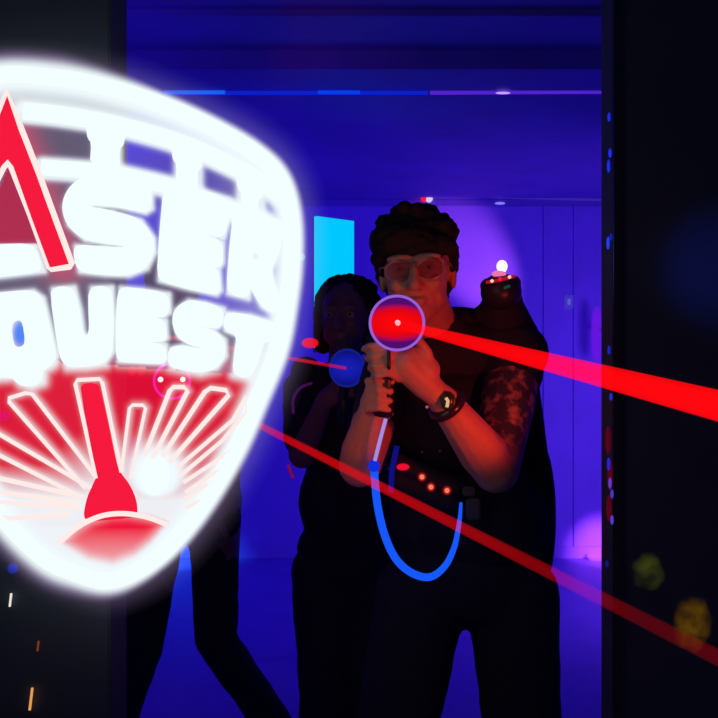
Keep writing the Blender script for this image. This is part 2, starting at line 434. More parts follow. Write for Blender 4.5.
yellow = np.where(upper, .16 + .2 * np.clip((X - 200) / 60, 0, 1), 0)
white = 1 - (1 - halo) * (1 - np.where(din, lett, 0)) * (1 - np.where(din, arcg, 0)) * (1 - np.where(din, pilg, 0)) * (1 - gap) * (1 - yellow)
rays = np.full(X.shape, 1e9)
for pts, r in RAYS: rays = np.minimum(rays, seg_dist(X, Y, pts))
R0 = np.hypot(X - 112, (Y - 505))
fan = np.clip(1.25 - R0 / 64, 0, .96) ** 1.3
fan = np.maximum(fan, np.clip((Y - 465) / 40, 0, .9) * (R0 > 26))
fan = np.maximum(fan, 1.0 * np.exp(-((np.hypot(X - 155, Y - 474) - 19).clip(0) / 15) ** 2))
rayg = .5 * np.exp(-(rays / 3.0) ** 1.5)
lensP = [(60, 543), (74, 530), (90, 520), (108, 514), (128, 513), (150, 517), (166, 523), (150, 543), (135, 556), (112, 566), (86, 560)]
inl = inside(X, Y, lensP)
wl = 1 - (1 - halo) * (1 - rayg) * (1 - fan) * (1 - .9 * np.exp(-(dL / 6) ** 2))
dl = seg_dist(X, Y, lensP, True)
wo = np.where(lower, np.maximum(wl, .94 * np.clip((Y - 505) / 22, 0, 1)), wl)
sdl = np.where(inl, dl, -dl); ml = np.clip(.5 + sdl / 5, 0, 1)
wi = np.clip(.35 * np.exp(-(dl / 6) ** 2) + .42 * np.clip((Y - 528) / 40, 0, 1), 0, .8)
wl = wo * (1 - ml) + wi * ml
white = np.where(lower, wl, white) * (1 - .85 * qh)
white = np.where(inside(X, Y, [(9, 160), (50, 268), (-39, 268)]) & (Y < 243), white * .25, white)
# red light: whole fan, and the inside of the A
Ared = np.exp(-(seg_dist(X, Y, [(9, 120), (62, 262)]) / 20) ** 2) * .62
Ain = inside(X, Y, [(9, 160), (50, 268), (-39, 268)])
red = np.where(lower, .80, 0)
red = np.where(upper, np.maximum(Ared, np.where(Ain & (Y < 248), .8, 0)), red)
red = np.where(upper & (Y > 340), np.maximum(red, .5 * np.clip((Y - 340) / 25, 0, 1)), red)
red = np.where(inl, .97, red)
cw = np.array(lin(240, 250, 255)[:3]); cr = np.array(lin(242, 18, 58)[:3]); cd_ = np.array(lin(190, 12, 62)[:3])
alpha = 1 - (1 - white) * (1 - red)
dk = (Ain & (Y < 248))[..., None]
rc = np.where(dk, cd_, cr)
tt = np.where(alpha > 1e-4, white / np.maximum(alpha, 1e-4), 0)[..., None]
lav = np.array(lin(196, 172, 225)[:3]); k_ = np.clip((white - .15) / .6, 0, 1)[..., None]
cwm = np.where(lower[..., None], cw, lav * (1 - k_) + cw * k_)
rgb = cwm * tt + rc * (1 - tt)
ny, nx = X.shape
verts = [tuple(S(float(a), float(b), .006)) for a, b in zip(X.ravel(), Y.ravel())]
keep = alpha.ravel() > .004
faces = []
for j in range(ny - 1):
    for i in range(nx - 1):
        q = (j * nx + i, (j + 1) * nx + i, (j + 1) * nx + i + 1, j * nx + i + 1)
        if keep[q[0]] or keep[q[1]] or keep[q[2]] or keep[q[3]]: faces.append(q)
me = bpy.data.meshes.new('glow_sheet'); me.from_pydata(verts, [], faces)
at = me.color_attributes.new('glow', 'FLOAT_COLOR', 'POINT')
at.data.foreach_set('color', np.concatenate([rgb.reshape(-1, 3), alpha.reshape(-1, 1)], 1).ravel().astype(np.float32))
pm = bpy.data.materials.new('painted_glow'); pm.use_nodes = True
nt = pm.node_tree; n = nt.nodes; n.remove(n['Principled BSDF'])
va = n.new('ShaderNodeAttribute'); va.attribute_name = 'glow'
e = n.new('ShaderNodeEmission'); t = n.new('ShaderNodeBsdfTransparent'); mx = n.new('ShaderNodeMixShader')
nt.links.new(va.outputs['Color'], e.inputs[0]); nt.links.new(va.outputs['Alpha'], mx.inputs[0])
nt.links.new(t.outputs[0], mx.inputs[1]); nt.links.new(e.outputs[0], mx.inputs[2]); nt.links.new(mx.outputs[0], n['Material Output'].inputs[0])
pm.cycles.emission_sampling = 'NONE'
link('glow_sheet', me, pm, sign, False)
# standoffs that bolt the sign to the partition
for q in ((0, 75), (-86, 240), (0, 514), (60, 79)):
    tube('bracket', [S(*q, .0), Vector((S(*q).x, 1.365, S(*q).z))], .004, M['plastic'], sign)

# ------------------------------------------------------------------ laser guns
def gun(name_label, lens_px, Z, toward, R, style, grip_px=None):
    c = P(*lens_px, Z)
    root = empty('laser_gun', c, name_label, 'toy gun')
    d = (Vector(toward) - c).normalized()
    q = d.to_track_quat('Z', 'Y').to_matrix()          # local z: where it points, local y: up-ish
    def W(x, y, z): return c + q @ Vector((x, y, z))
    def lathe(name, prof, mat, seg=40, cap=True):
        bm = bmesh.new(); rings = []
        for r, z in prof:
            rings.append([bm.verts.new(W(r * math.cos(a), r * math.sin(a), z)) for a in [2 * math.pi * j / seg for j in range(seg)]])
        for i in range(len(rings) - 1):
            for j in range(seg):
                bm.faces.new((rings[i][j], rings[i][(j + 1) % seg], rings[i + 1][(j + 1) % seg], rings[i + 1][j]))
        if cap:
            bm.faces.new(rings[0][::-1]); bm.faces.new(rings[-1])
        bmesh.ops.recalc_face_normals(bm, faces=bm.faces[:])
        return mesh_bm(name, bm, mat, root)
    body = lathe('barrel', [(R * .35, -.20), (R * .55, -.195), (R * .6, -.12), (R * .5, -.09), (R * .55, -.06), (R * .85, -.025), (R * .98, -.006), (R * .9, -.004)], M['plastic'])
    # ring
    bm = bmesh.new(); tube_bm(bm, [W(R * math.cos(a), R * math.sin(a), 0) for a in [2 * math.pi * j / 48 for j in range(48)]], R * style['rim'], seg=8, closed=True, up=d)
    mesh_bm('rim', bm, style['rim_mat'], root)
    bm = bmesh.new(); prof = [(R * math.cos(t), R * .18 * math.sin(t)) for t in [math.pi / 2 * k / 8 for k in range(9)]]
    rings = [[bm.verts.new((r * math.cos(a), r * math.sin(a), z - .004)) for a in [2 * math.pi * j / 40 for j in range(40)]] for r, z in prof[:-1]]
    top = bm.verts.new((0, 0, R * .18 - .004))
    for i in range(len(rings) - 1):
        for j in range(40): bm.faces.new((rings[i][j], rings[i][(j + 1) % 40], rings[i + 1][(j + 1) % 40], rings[i + 1][j]))
    for j in range(40): bm.faces.new((rings[-1][j], rings[-1][(j + 1) % 40], top))
    me = bpy.data.meshes.new('lens'); bm.to_mesh(me); bm.free()
    lens = bpy.data.objects.new('lens', me); COL.objects.link(lens); me.materials.append(style['lens'])
    for p in me.polygons: p.use_smooth = True
    lens.parent = root; lens.matrix_basis = q.to_4x4()
    for (ex, ey) in style['leds']:
        sphere('emitter', W(ex * R, ey * R, R * .16), style['led_r'], style.get('led_mat', M['white_led']), root, 10)
    # housing on top/back and grip
    up = Vector((0, 0, 1))
    gd = P(*grip_px[0]) if grip_px else c + Vector((-.01, .07, -.05)); ge = P(*grip_px[1]) if grip_px else c + Vector((-.01, .09, -.16))
    bm = bmesh.new(); tube_bm(bm, [gd + (c - gd) * .0 + Vector((0, .03, .04)), gd, (gd + ge) / 2, ge], [.017, .019, .018, .021], seg=10, flat=1.3)
    mesh_bm('grip', bm, M['plastic'], root)
    bm = bmesh.new()
    tube_bm(bm, [W(0, R * .55, -.06), W(0, R * .95, -.08), W(0, R * .95, -.16), W(0, R * .5, -.18)], .007, seg=8)
    mesh_bm('sight_rail', bm, M['plastic'], root)
    bm = bmesh.new()
    tube_bm(bm, catmull([gd + Vector((0, -.01, .015)), gd + Vector((0, -.045, 0)), gd + Vector((0, -.045, -.03)), gd + Vector((0, -.008, -.035))], 5), .0035, seg=6)
    mesh_bm('trigger_guard', bm, M['plastic'], root)
    return root

def lens_mat(name, R, cen, mid, edge, band):
    """lens lit from inside: a red glare band across, cooler toward the rim"""
    m = bpy.data.materials.new(name); m.use_nodes = True
    nt = m.node_tree; n = nt.nodes; L = nt.links.new; n.remove(n['Principled BSDF'])
    tc = n.new('ShaderNodeTexCoord'); sp = n.new('ShaderNodeSeparateXYZ'); L(tc.outputs['Object'], sp.inputs[0])
    def band_node(out, s):
        a = n.new('ShaderNodeMath'); a.operation = 'DIVIDE'; a.inputs[1].default_value = s; L(out, a.inputs[0])
        b = n.new('ShaderNodeMath'); b.operation = 'POWER'; b.inputs[1].default_value = 2; L(a.outputs[0], b.inputs[0]); return b
    a = band_node(sp.outputs['Y'], R * band); b = band_node(sp.outputs['X'], R * 1.5)
    s = n.new('ShaderNodeMath'); s.operation = 'ADD'; L(a.outputs[0], s.inputs[0]); L(b.outputs[0], s.inputs[1])
    cr = n.new('ShaderNodeValToRGB'); L(s.outputs[0], cr.inputs[0])
    cr.color_ramp.elements[0].position = 0; cr.color_ramp.elements[0].color = cen
    cr.color_ramp.elements[1].position = 1; cr.color_ramp.elements[1].color = edge
    e2 = cr.color_ramp.elements.new(.45); e2.color = mid
    e = n.new('ShaderNodeEmission'); L(cr.outputs[0], e.inputs[0]); L(e.outputs[0], n['Material Output'].inputs[0])
    m.cycles.emission_sampling = 'NONE'
    return m
G1 = P(397, 323, 1.68)
st1 = dict(rim=.05, rim_mat=emit('violet_rim', lin(150, 95, 215), 1, 'NONE'), lens=lens_mat('red_lens', .0504, lin(255, 6, 8), lin(225, 4, 18), lin(80, 12, 110), .72), leds=[(.02, .0)], led_r=.0052)
gun('laser gun with violet-rimmed round red lens held up by the man in glasses', (397, 323), 1.68, G1 + Vector((.02, -1, -.01)), .0504, st1, ((388, 352, 1.73), (383, 414, 1.755)))
st2 = dict(rim=.06, rim_mat=emit('blue_rim', lin(20, 30, 130), 1, 'NONE'), lens=lens_mat('blue_lens', .047, lin(24, 30, 175), lin(16, 22, 150), lin(12, 14, 100), 1.0), leds=[], led_r=.004)
G2 = P(347, 368, 2.35)
gun('laser gun with dim blue round lens held by the player behind the man', (347, 368), 2.35, G2 + Vector((-.35, -1, .02)), .048, st2)
st3 = dict(rim=.07, rim_mat=emit('magenta_rim', lin(225, 40, 235), 2.2, 'NONE'), lens=lens_mat('crimson_lens', .05, lin(160, 0, 60), lin(150, 0, 80), lin(120, 0, 140), 1.0), leds=[(-.62, .1), (.62, .1)], led_r=.0075, led_mat=emit('hot_white_led', (1, .8, .7, 1), 7, 'NONE'))
G3 = P(172, 381, 2.55)
gun('laser gun with crimson round lens and two white lights, seen through the sign', (172, 381), 2.55, G3 + Vector((.1, -1, -.05)), .05, st3)

# ------------------------------------------------------------------ laser beams
def beam(label, a, b, r0, r1, col, s, alpha=1, pw=.8, fade=None):
    a, b = Vector(a), Vector(b); d = b - a; L = d.length
    bm = bmesh.new(); n = 24; rings = []
    for i in range(25):
        f = i / 24
        rings.append([bm.verts.new(((r0 + (r1 - r0) * f) * math.cos(t), (r0 + (r1 - r0) * f) * math.sin(t), L * f)) for t in [2 * math.pi * j / n for j in range(n)]])
    for i in range(24):
        for j in range(n): bm.faces.new((rings[i][j], rings[i][(j + 1) % n], rings[i + 1][(j + 1) % n], rings[i + 1][j]))
    me = bpy.data.meshes.new('laser_beam'); bm.to_mesh(me); bm.free()
    o = link('laser_beam', me, soft_emit('beam_light', col, s, pw, alpha, fade=(fade[0] * L, fade[1] * L, fade[2], fade[3]) if fade else None))
    o.location = a; o.rotation_mode = 'QUATERNION'; o.rotation_quaternion = d.to_track_quat('Z', 'Y')
    return tag(o, label, 'laser beam')
beam('thick bright red laser beam from the violet-rimmed gun to the right', P(399, 324, 1.66), P(790, 424, .62), .0075, .0125, lin(255, 6, 12), 1.25, 1, .28)
beam('long thin red laser beam crossing the front of the man with glasses', P(176, 383, 2.52), P(790, 694, .90), .0075, .0090, lin(225, 10, 18), 1.0, .95, .6, (.55, .90, .95, .13))
beam('short thin red laser beam from the blue-lensed gun leftwards', P(345, 368, 2.33), P(60, 318, 1.55), .0045, .0045, lin(215, 15, 50), 1.0, .9, .7)

# ------------------------------------------------------------------ people
def hand_prims(wrist, palm, fingers, thumb, rp=.026):
    pr = [('cap', wrist, .026, lerp(wrist, palm, .5), .029), ('cap', lerp(wrist, palm, .4), .030, palm, rp)]
    for ch, r in fingers:
        for i in range(len(ch) - 1):
            pr.append(('cap', ch[i], r * (1 - .08 * i), ch[i + 1], r * (1 - .08 * (i + 1))))
    for i in range(len(thumb) - 1):
        pr.append(('cap', thumb[i], .0115 - .0012 * i, thumb[i + 1], .0105 - .0012 * i))
    return pr

def head_prims(c, s=1.0, yaw=0, tilt=0):
    """head centre c, facing -Y"""
    R = Euler((0, tilt, yaw)).to_matrix()
    def W(x, y, z): return Vector(c) + R @ (Vector((x, y, z)) * s)
    E = lambda x, y, z, r: ('ell', W(x, y, z), tuple(k * s for k in r), (0, tilt, yaw))
    return [E(0, .012, .028, (.075, .095, .088)), E(0, -.018, -.02, (.065, .078, .085)), E(0, -.042, -.078, (.040, .042, .034)),
            E(0, -.058, -.098, (.022, .022, .018)), ('cap', W(0, -.093, .010), .009 * s, W(0, -.112, -.030), .0135 * s),
            E(-.013, -.099, -.034, (.008, .009, .007)), E(.013, -.099, -.034, (.008, .009, .007)),
            E(-.03, -.082, .028, (.028, .014, .010)), E(.03, -.082, .028, (.028, .014, .010)),
            E(-.036, -.072, -.024, (.020, .017, .017)), E(.036, -.072, -.024, (.020, .017, .017)),
            E(0, -.086, -.060, (.024, .012, .0055)), E(0, -.084, -.070, (.020, .012, .006)),
            E(-.077, .012, -.005, (.008, .018, .030)), E(.077, .012, -.005, (.008, .018, .030)),
            E(-.046, -.022, -.05, (.017, .045, .028)), E(.046, -.022, -.05, (.017, .045, .028))], W, R

def add_eyes(W, parent, s=1.0):
    em = pbr('eyeball', (.35, .3, .28), .3); pm_ = pbr('pupil', (.01, .01, .01), .15)
    for sx in (-1, 1):
        sphere('eye', W(sx * .031, -.081, .006), (.0115 * s, .0085 * s, .008 * s), em, parent, 12)
        sphere('pupil', W(sx * .031, -.0885, .006), (.005 * s, .002 * s, .005 * s), pm_, parent, 10)

def shoe(p, parent, dirx=0):
    p = Vector(p)
    blob('shoe', [('cap', (p.x, p.y + .05, .045), .042, (p.x + dirx, p.y - .12, .040), .038), ('cap', (p.x, p.y + .04, .10), .045, (p.x, p.y + .04, .045), .045),
                  ('ell', (p.x + dirx * .6, p.y - .04, .022), (.05, .14, .022))], M['cloth'], parent, .01, 3)

# ---- the man with glasses
tat = P(512, 415, 1.93)
skin1 = skin('warm_skin', (.56, .27, .17), (tuple(tat), .16))
HC = P(417, 275, 1.955)
hp, HW, HR = head_prims(HC, 1.0, -.13, -.05)
nk, ct = P(432, 322, 2.02), P(452, 372, 2.13)
lsh, rsh = P(516, 354, 2.04), P(396, 352, 2.05)
lel, rel = P(496, 470, 1.85), P(360, 466, 1.88)
lwr, rwr = P(442, 399, 1.76), P(372, 412, 1.80)
lhip, rhip = P(513, 596, 2.1), P(421, 596, 2.08)
lkn, rkn = P(525, 775, 2.08), P(388, 775, 2.02)
lan, ran = Vector((lkn.x + .01, 2.14, .09)), Vector((rkn.x - .03, 2.06, .09))
lpalm, rpalm = P(404, 364, 1.715), P(378, 392, 1.775)
body = list(hp) + [
    ('cap', P(424, 305, 1.99), .056, P(440, 352, 2.08), .062),
    ('cap', P(440, 350, 2.09), .07, lsh, .062), ('cap', P(440, 350, 2.09), .07, rsh, .060),
    ('ell', P(450, 410, 2.13), (.165, .11, .17)), ('ell', P(466, 505, 2.14), (.155, .10, .15)), ('ell', P(465, 565, 2.12), (.15, .09, .085)),
    ('cap', lsh, .062, lerp(lsh, lel, .45), .060), ('cap', lerp(lsh, lel, .45), .060, lel, .048),
    ('cap', lel, .047, lerp(lel, lwr, .25), .050), ('cap', lerp(lel, lwr, .25), .050, lwr, .030),
    ('cap', rsh, .054, rel, .044), ('cap', rel, .045, lerp(rel, rwr, .3), .046), ('cap', lerp(rel, rwr, .3), .046, rwr, .029),
    ('cap', lhip, .09, lkn, .066), ('cap', lkn, .064, lan, .045), ('cap', rhip, .09, rkn, .066), ('cap', rkn, .064, ran, .045),
    ('cap', lan, .045, lan + Vector((0, -.1, -.05)), .035), ('cap', ran, .045, ran + Vector((0, -.1, -.05)), .035)]
# left hand (nearer the right of the picture): palm under the barrel, fingers curled round its far side
LF = []
for i, (y, r) in enumerate(((347, .0088), (356.5, .0090), (366, .0088), (375, .0080))):
    LF.append(([P(402 - i, y + 4, 1.712), P(386 + i, y - 2, 1.692), P(371 + i * 2, y - 1 + i * .5, 1.692), P(364 + i * 3, y + 2, 1.715)], r))
body += hand_prims(lwr, lpalm, LF, [P(432, 374, 1.74), P(427, 352, 1.715), P(418, 340, 1.705), P(409, 334, 1.705)], .030)
body += [('cap', P(425, 370, 1.735), .030, P(408, 358, 1.72), .026)]
RF = []
for i, (y, r) in enumerate(((381, .0086), (390.5, .0088), (400, .0086), (409, .0079))):
    RF.append(([P(371, y + 3, 1.775), P(368, y, 1.742), P(379, y - 1, 1.722), P(392 - i, y + 1, 1.73)], r))
body += hand_prims(rwr, rpalm, RF, [P(376, 380, 1.79), P(386, 368, 1.785), P(394, 360, 1.775), P(399, 356, 1.76)], .026)
man = blob('person', body, skin1, None, .0036, 2)
tag(man, 'man in glasses and black vest aiming a violet-rimmed laser gun with both hands', 'person')
add_eyes(HW, man)
# hair: thick and swept up
hr = [('ell', HW(-.004, .02, .064), (.091, .092, .088)), ('ell', HW(0, .07, .0), (.080, .06, .08)), ('ell', HW(-.02, -.05, .07), (.07, .045, .04)),
      ('ell', HW(-.075, .03, .03), (.018, .05, .05)), ('ell', HW(.075, .03, .03), (.015, .05, .045))]
random.seed(11)
for i in range(46):
    a = random.uniform(-1, 1); b = random.uniform(-.9, .9)
    th_ = math.pi * (.02 + .96 * (a + 1) / 2); ra_ = random.uniform(.90, 1.0)
    hr.append(('ell', HW(-.004 + .086 * ra_ * math.cos(th_), -.05 + .055 * (1 + b), .064 + .080 * ra_ * math.sin(th_)), (random.uniform(.013, .020),) * 3))
for i in range(16):
    a = -1 + 2 * i / 15
    hr.append(('ell', HW(a * .076, -.080 + .02 * abs(a), .046 + .008 * a + random.uniform(-.008, .012)), (.016, .014, .02)))
blob('hair', hr, M['hair'], man, .005, 2, .006, 55)
# glasses
gl = bmesh.new()
for sx in (-1, 1):
    cx = sx * .033
    tube_bm(gl, [HW(cx + .027 * math.cos(a), -.104 + .006 * abs(math.cos(a)), .001 + .020 * math.sin(a) * (1 if math.sin(a) > 0 else 1.05)) for a in [2 * math.pi * j / 24 for j in range(24)]], .0022, seg=6, closed=True)
    tube_bm(gl, [HW(sx * .060, -.100, .010), HW(sx * .074, -.07, .012), HW(sx * .081, .01, .008)], .0025, seg=6)
tube_bm(gl, [HW(-.007, -.106, .006), HW(0, -.112, .010), HW(.007, -.106, .006)], .0022, seg=6)
mesh_bm('glasses', gl, M['metal'] if False else pbr('spectacle_frame', (.5, .25, .2), .3, metal=.7), man)
gm = pbr('tinted_glass', (.25, .02, .03), .15)
gm.node_tree.nodes['Principled BSDF'].inputs['Alpha'].default_value = .55
for sx in (-1, 1):
    bm = bmesh.new(); vs = [bm.verts.new(HW(sx * .033 + .026 * math.cos(a), -.1035, .001 + .0195 * math.sin(a))) for a in [2 * math.pi * j / 24 for j in range(24)]]
    bm.faces.new(vs); mesh_bm('spectacle_lens', bm, gm, man, False)
# shirt, trousers
blob('shirt', [('cap', P(438, 336, 2.075), .068, P(448, 350, 2.09), .078), ('cap', P(440, 336, 2.045), .066, P(436, 350, 2.03), .066), ('cap', P(452, 330, 2.10), .060, P(500, 338, 2.10), .058), ('cap', P(410, 340, 2.08), .055, P(385, 346, 2.08), .052), ('cap', P(440, 356, 2.10), .085, lsh, .074), ('cap', P(440, 356, 2.10), .085, rsh, .066),
               ('ell', P(448, 410, 2.14), (.168, .12, .18)), ('ell', P(468, 510, 2.13), (.185, .128, .17)), ('ell', P(466, 575, 2.12), (.185, .13, .10)),
               ('cap', lsh, .070, lerp(lsh, lel, .20), .069), ('cap', rsh, .064, lerp(rsh, rel, .55), .057)], M['cloth'], man, .008, 4, .003, 14)
blob('trousers', [('ell', P(466, 578, 2.11), (.187, .13, .115)), ('cap', lhip, .108, lkn, .086), ('cap', lkn, .084, lan, .07),
                  ('cap', rhip, .108, rkn, .086), ('cap', rkn, .084, ran, .07)], M['denim'], man, .01, 4, .004, 10)
shoe(lan, man); shoe(ran, man, -.03)
# vest with its lights
vest = blob('vest', [('ell', P(446, 420, 2.10), (.145, .135, .15)), ('ell', P(478, 520, 2.12), (.172, .145, .15)), ('ell', P(540, 515, 2.16), (.035, .08, .18)),
                     ('cap', P(408, 352, 2.05), .050, P(404, 430, 2.03), .055), ('cap', P(496, 340, 2.06), .055, P(476, 420, 2.03), .05),
                     ('cap', P(502, 312, 2.05), .046, P(512, 360, 2.14), .056), ('cap', P(508, 308, 2.06), .038, P(526, 345, 2.08), .042), ('ell', P(480, 314, 2.05), (.02, .03, .02)), ('cap', P(522, 362, 2.17), .035, P(536, 470, 2.19), .035),
                     ('cap', P(502, 298, 2.03), .046, P(504, 330, 2.06), .058)], M['vestm'], man, .008, 4)
blob('shoulder_pod', [('ell', P(501, 292, 1.995), (.046, .05, .042)), ('cap', P(488, 286, 1.985), .018, P(513, 283, 1.985), .018)], M['plastic'], vest, .004, 3)
sphere('shoulder_lamp', P(502, 266.5, 1.975), (.012, .012, .014), M['white_led'], vest)
sphere('lamp_socket', P(499, 274, 1.975), (.016, .014, .008), emit('hot_pink_socket', lin(235, 120, 170), 1, 'NONE'), vest)
for px, py, m in ((492, 281, 'amber_led'), (500, 279, 'red_led'), (509.5, 277, 'amber_led')):
    sphere('led', P(px, py, 1.935), .0038, M[m], vest, 10)
tube('led_bar', [P(486, 282.5, 1.942), P(500, 280, 1.938), P(515, 276, 1.942)], .0036, emit('dark_red_bar', lin(165, 15, 50), 1, 'NONE'), vest)
tube('led_bar', [P(504, 288, 1.94), P(510, 286, 1.94)], .003, emit('green_bar', lin(15, 65, 60), 1, 'NONE'), vest)
# chest unit and its lights
blob('chest_unit', [('cap', P(396, 462, 1.955), .022, P(455, 486, 1.955), .022), ('cap', P(396, 480, 1.965), .022, P(452, 505, 1.965), .022)], M['vestm'], vest, .005, 3)
sphere('led', P(403, 467, 1.925), (.0145, .006, .008), soft_emit('red_glow_led', lin(235, 15, 50), 1.1, .8), vest)
for px, py in ((422, 477), (431, 487), (447, 490.5)):
    sphere('led', P(px, py, 1.922), .0052, M['amber_led'], vest, 10)
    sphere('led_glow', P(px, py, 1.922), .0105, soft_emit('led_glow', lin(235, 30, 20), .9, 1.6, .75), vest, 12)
for px, py in ((422, 452), (440, 451)): sphere('rivet', P(px, py, 1.945), .003, M['grey'], vest, 8)
tube('glow_line', [P(397, 446, 1.925), P(392, 470, 1.925), P(391, 492, 1.928)], .006, emit('dim_blue_piping', lin(16, 14, 120), 1, 'NONE'), vest)
bm = bmesh.new()
a = P(463, 487, 1.93); box_bm(bm, (a.x, a.y, a.z - .02), (a.x + .026, a.y + .02, a.z), .003)
a = P(466, 499, 1.93); box_bm(bm, (a.x, a.y, a.z - .045), (a.x + .032, a.y + .02, a.z), .004)
mesh_bm('buckle', bm, pbr('grey_buckle', (.10, .085, .085), .5), vest, False)
# watch
d = (lwr - lel).normalized(); wc = lerp(lwr, lel, .08)
bm = bmesh.new(); s1 = d.cross(Vector((0, 1, 0))).normalized(); s2 = d.cross(s1)
tube_bm(bm, [wc + (s1 * math.cos(t) + s2 * math.sin(t)) * .0300 for t in [2 * math.pi * j / 28 for j in range(28)]], .0115, seg=8, closed=True, up=d)
watch = mesh_bm('watch', bm, M['blackgloss'], man)
face_c = P(448, 401, 1.725)
bm = bmesh.new(); tube_bm(bm, [face_c + Vector((.012 * math.cos(t), 0, .016 * math.sin(t))) for t in [2 * math.pi * j / 20 for j in range(20)]], .0028, seg=6, closed=True)
mesh_bm('bezel', bm, M['blackgloss'], watch)
sphere('dial', face_c + Vector((0, .001, 0)), (.011, .003, .014), M['blackgloss'], watch, 12)
tube('painted_glint', [P(446, 398, 1.716), P(448, 401, 1.714), P(447, 407, 1.716)], .0032, emit('watch_glint', lin(230, 190, 130), .9, 'NONE'), watch)  # gold highlight on the watch, painted as an emissive sliver
sphere('painted_red_glint', P(427, 407, 1.735), .003, emit('red_glint', lin(190, 70, 90), 1, 'NONE'), watch, 8)  # reddish glint painted as a small emissive bead

# hose from the gun to the chest unit
hose = empty('hose', P(374, 465, 1.80), 'glowing blue hose hanging in a loop from the gun to the vest', 'hose')
tube('thin_hose', [P(386, 418, 1.75), P(380, 440, 1.77), P(374, 464, 1.80)], .0038, M['cordpale'], hose)['label'] = 'pale lavender straight upper length'
pts = catmull([P(374, 464, 1.80), P(375, 482, 1.80), P(378, 508, 1.80), (P(385, 536, 1.80)), P(396, 559, 1.80), P(412, 573, 1.81), P(430, 577, 1.82), P(445, 566, 1.84), P(454, 548, 1.86), P(458, 530, 1.88), P(460, 516, 1.90), P(461, 503, 1.92)], 6)
k = len(pts) - 1
tube('thick_hose', pts, [.0078 if i / k < .55 else .0078 - .0045 * (i / k - .55) / .45 for i in range(k + 1)], M['cordblue'], hose)
sphere('hose_joint', P(374, 466, 1.798), (.0115, .011, .013), emit('deep_blue_joint', lin(15, 45, 225), 1, 'NONE'), hose)
tube('clip', [P(380, 414, 1.745), P(388, 417, 1.742), P(392, 413, 1.745)], .005, M['grey'], hose)

# ---- generic other players
def player(label, skinc, J, clothm, trm, hair_style):
    hp, W, R = head_prims(J['head'], .97, J.get('yaw', 0), 0)
    b = list(hp) + [('cap', J['head'] + Vector((0, .02, -.08)), .05, J['chest'] + Vector((0, 0, .16)), .055),
        ('cap', J['chest'] + Vector((0, 0, .13)), .06, J['ls'], .052), ('cap', J['chest'] + Vector((0, 0, .13)), .06, J['rs'], .052),
        ('ell', J['chest'], (.145, .10, .17)), ('ell', lerp(J['chest'], J['hip'], .55), (.13, .095, .16)), ('ell', J['hip'], (.15, .105, .11))]
    for s in 'lr':
        sh, el, wr = J[s + 's'], J[s + 'e'], J[s + 'w']; kn, an = J[s + 'k'], J[s + 'a']
        hj = J['hip'] + Vector((.08 if s == 'l' else -.08, 0, -.04))
        b += [('cap', sh, .05, el, .040), ('cap', el, .040, wr, .026), ('cap', hj, .09, kn, .06), ('cap', kn, .058, an, .04), ('cap', an, .04, an + Vector((0, -.1, -.04)), .033)]
        g = J['grip_' + s]
        pal = lerp(wr, g, .6); fd = (g - wr).normalized(); F_ = []
        for i in range(4):
            o = Vector((0, 0, .024 - .017 * i)); st = pal + o; side = Vector((-1 if s == 'l' else 1, 0, 0))
            F_.append(([st, st + fd * .03 + Vector((0, -.012, 0)), st + fd * .045 + side * .018 + Vector((0, -.01, 0)), st + fd * .035 + side * .034], .0085 - .0008 * (i == 3)))
        th = [wr + fd * .02 + Vector((0, 0, .02)), wr + fd * .05 + Vector((0, .0, .035)), wr + fd * .075 + Vector((0, 0, .04))]
        b += hand_prims(wr, pal, F_, th, .022)
    o = blob('person', b, skinc, None, .008, 3); tag(o, label, 'person'); add_eyes(W, o, .97)
    h = [('ell', W(0, .03, .045), (.086, .092, .078)), ('ell', W(0, .07, -.01), (.075, .055, .09))]
    if hair_style == 'bushy':
        random.seed(5)
        for i in range(30):
            a = random.uniform(0, math.pi); q = random.uniform(-.3, .9)
            h.append(('ell', W(.082 * math.cos(a), .03 + q * .05, .05 + .07 * math.sin(a)), (.02,) * 3))
        for sx in (-1, 1): h.append(('cap', W(sx * .075, .02, .03), .03, W(sx * .080, .03, -.08), .028))
    blob('hair', h, M['hair'], o, .008, 2, .004, 50)
    sh = [('cap', J['chest'] + Vector((0, 0, .13)), .075, J['ls'], .066), ('cap', J['chest'] + Vector((0, 0, .13)), .075, J['rs'], .066),
          ('ell', J['chest'], (.165, .118, .185)), ('ell', lerp(J['chest'], J['hip'], .55), (.152, .115, .17)), ('ell', J['hip'] + Vector((0, 0, .04)), (.165, .12, .10)),
          ('cap', J['ls'], .066, lerp(J['ls'], J['le'], .75), .058), ('cap', J['rs'], .066, lerp(J['rs'], J['re'], .75), .058)]
    blob('shirt', sh, clothm, o, .01, 3, .003, 14)
    tr = [('ell', J['hip'], (.166, .12, .10))]
    for s in 'lr':
        hj = J['hip'] + Vector((.08 if s == 'l' else -.08, 0, -.04)); tr += [('cap', hj, J.get('th', .103), J[s + 'k'], J.get('kn', .078)), ('cap', J[s + 'k'], J.get('kn', .078) - .002, J[s + 'a'], .062)]
        shoe(J[s + 'a'], o)
    blob('trousers', tr, trm, o, .01, 3, .004, 10)
    return o

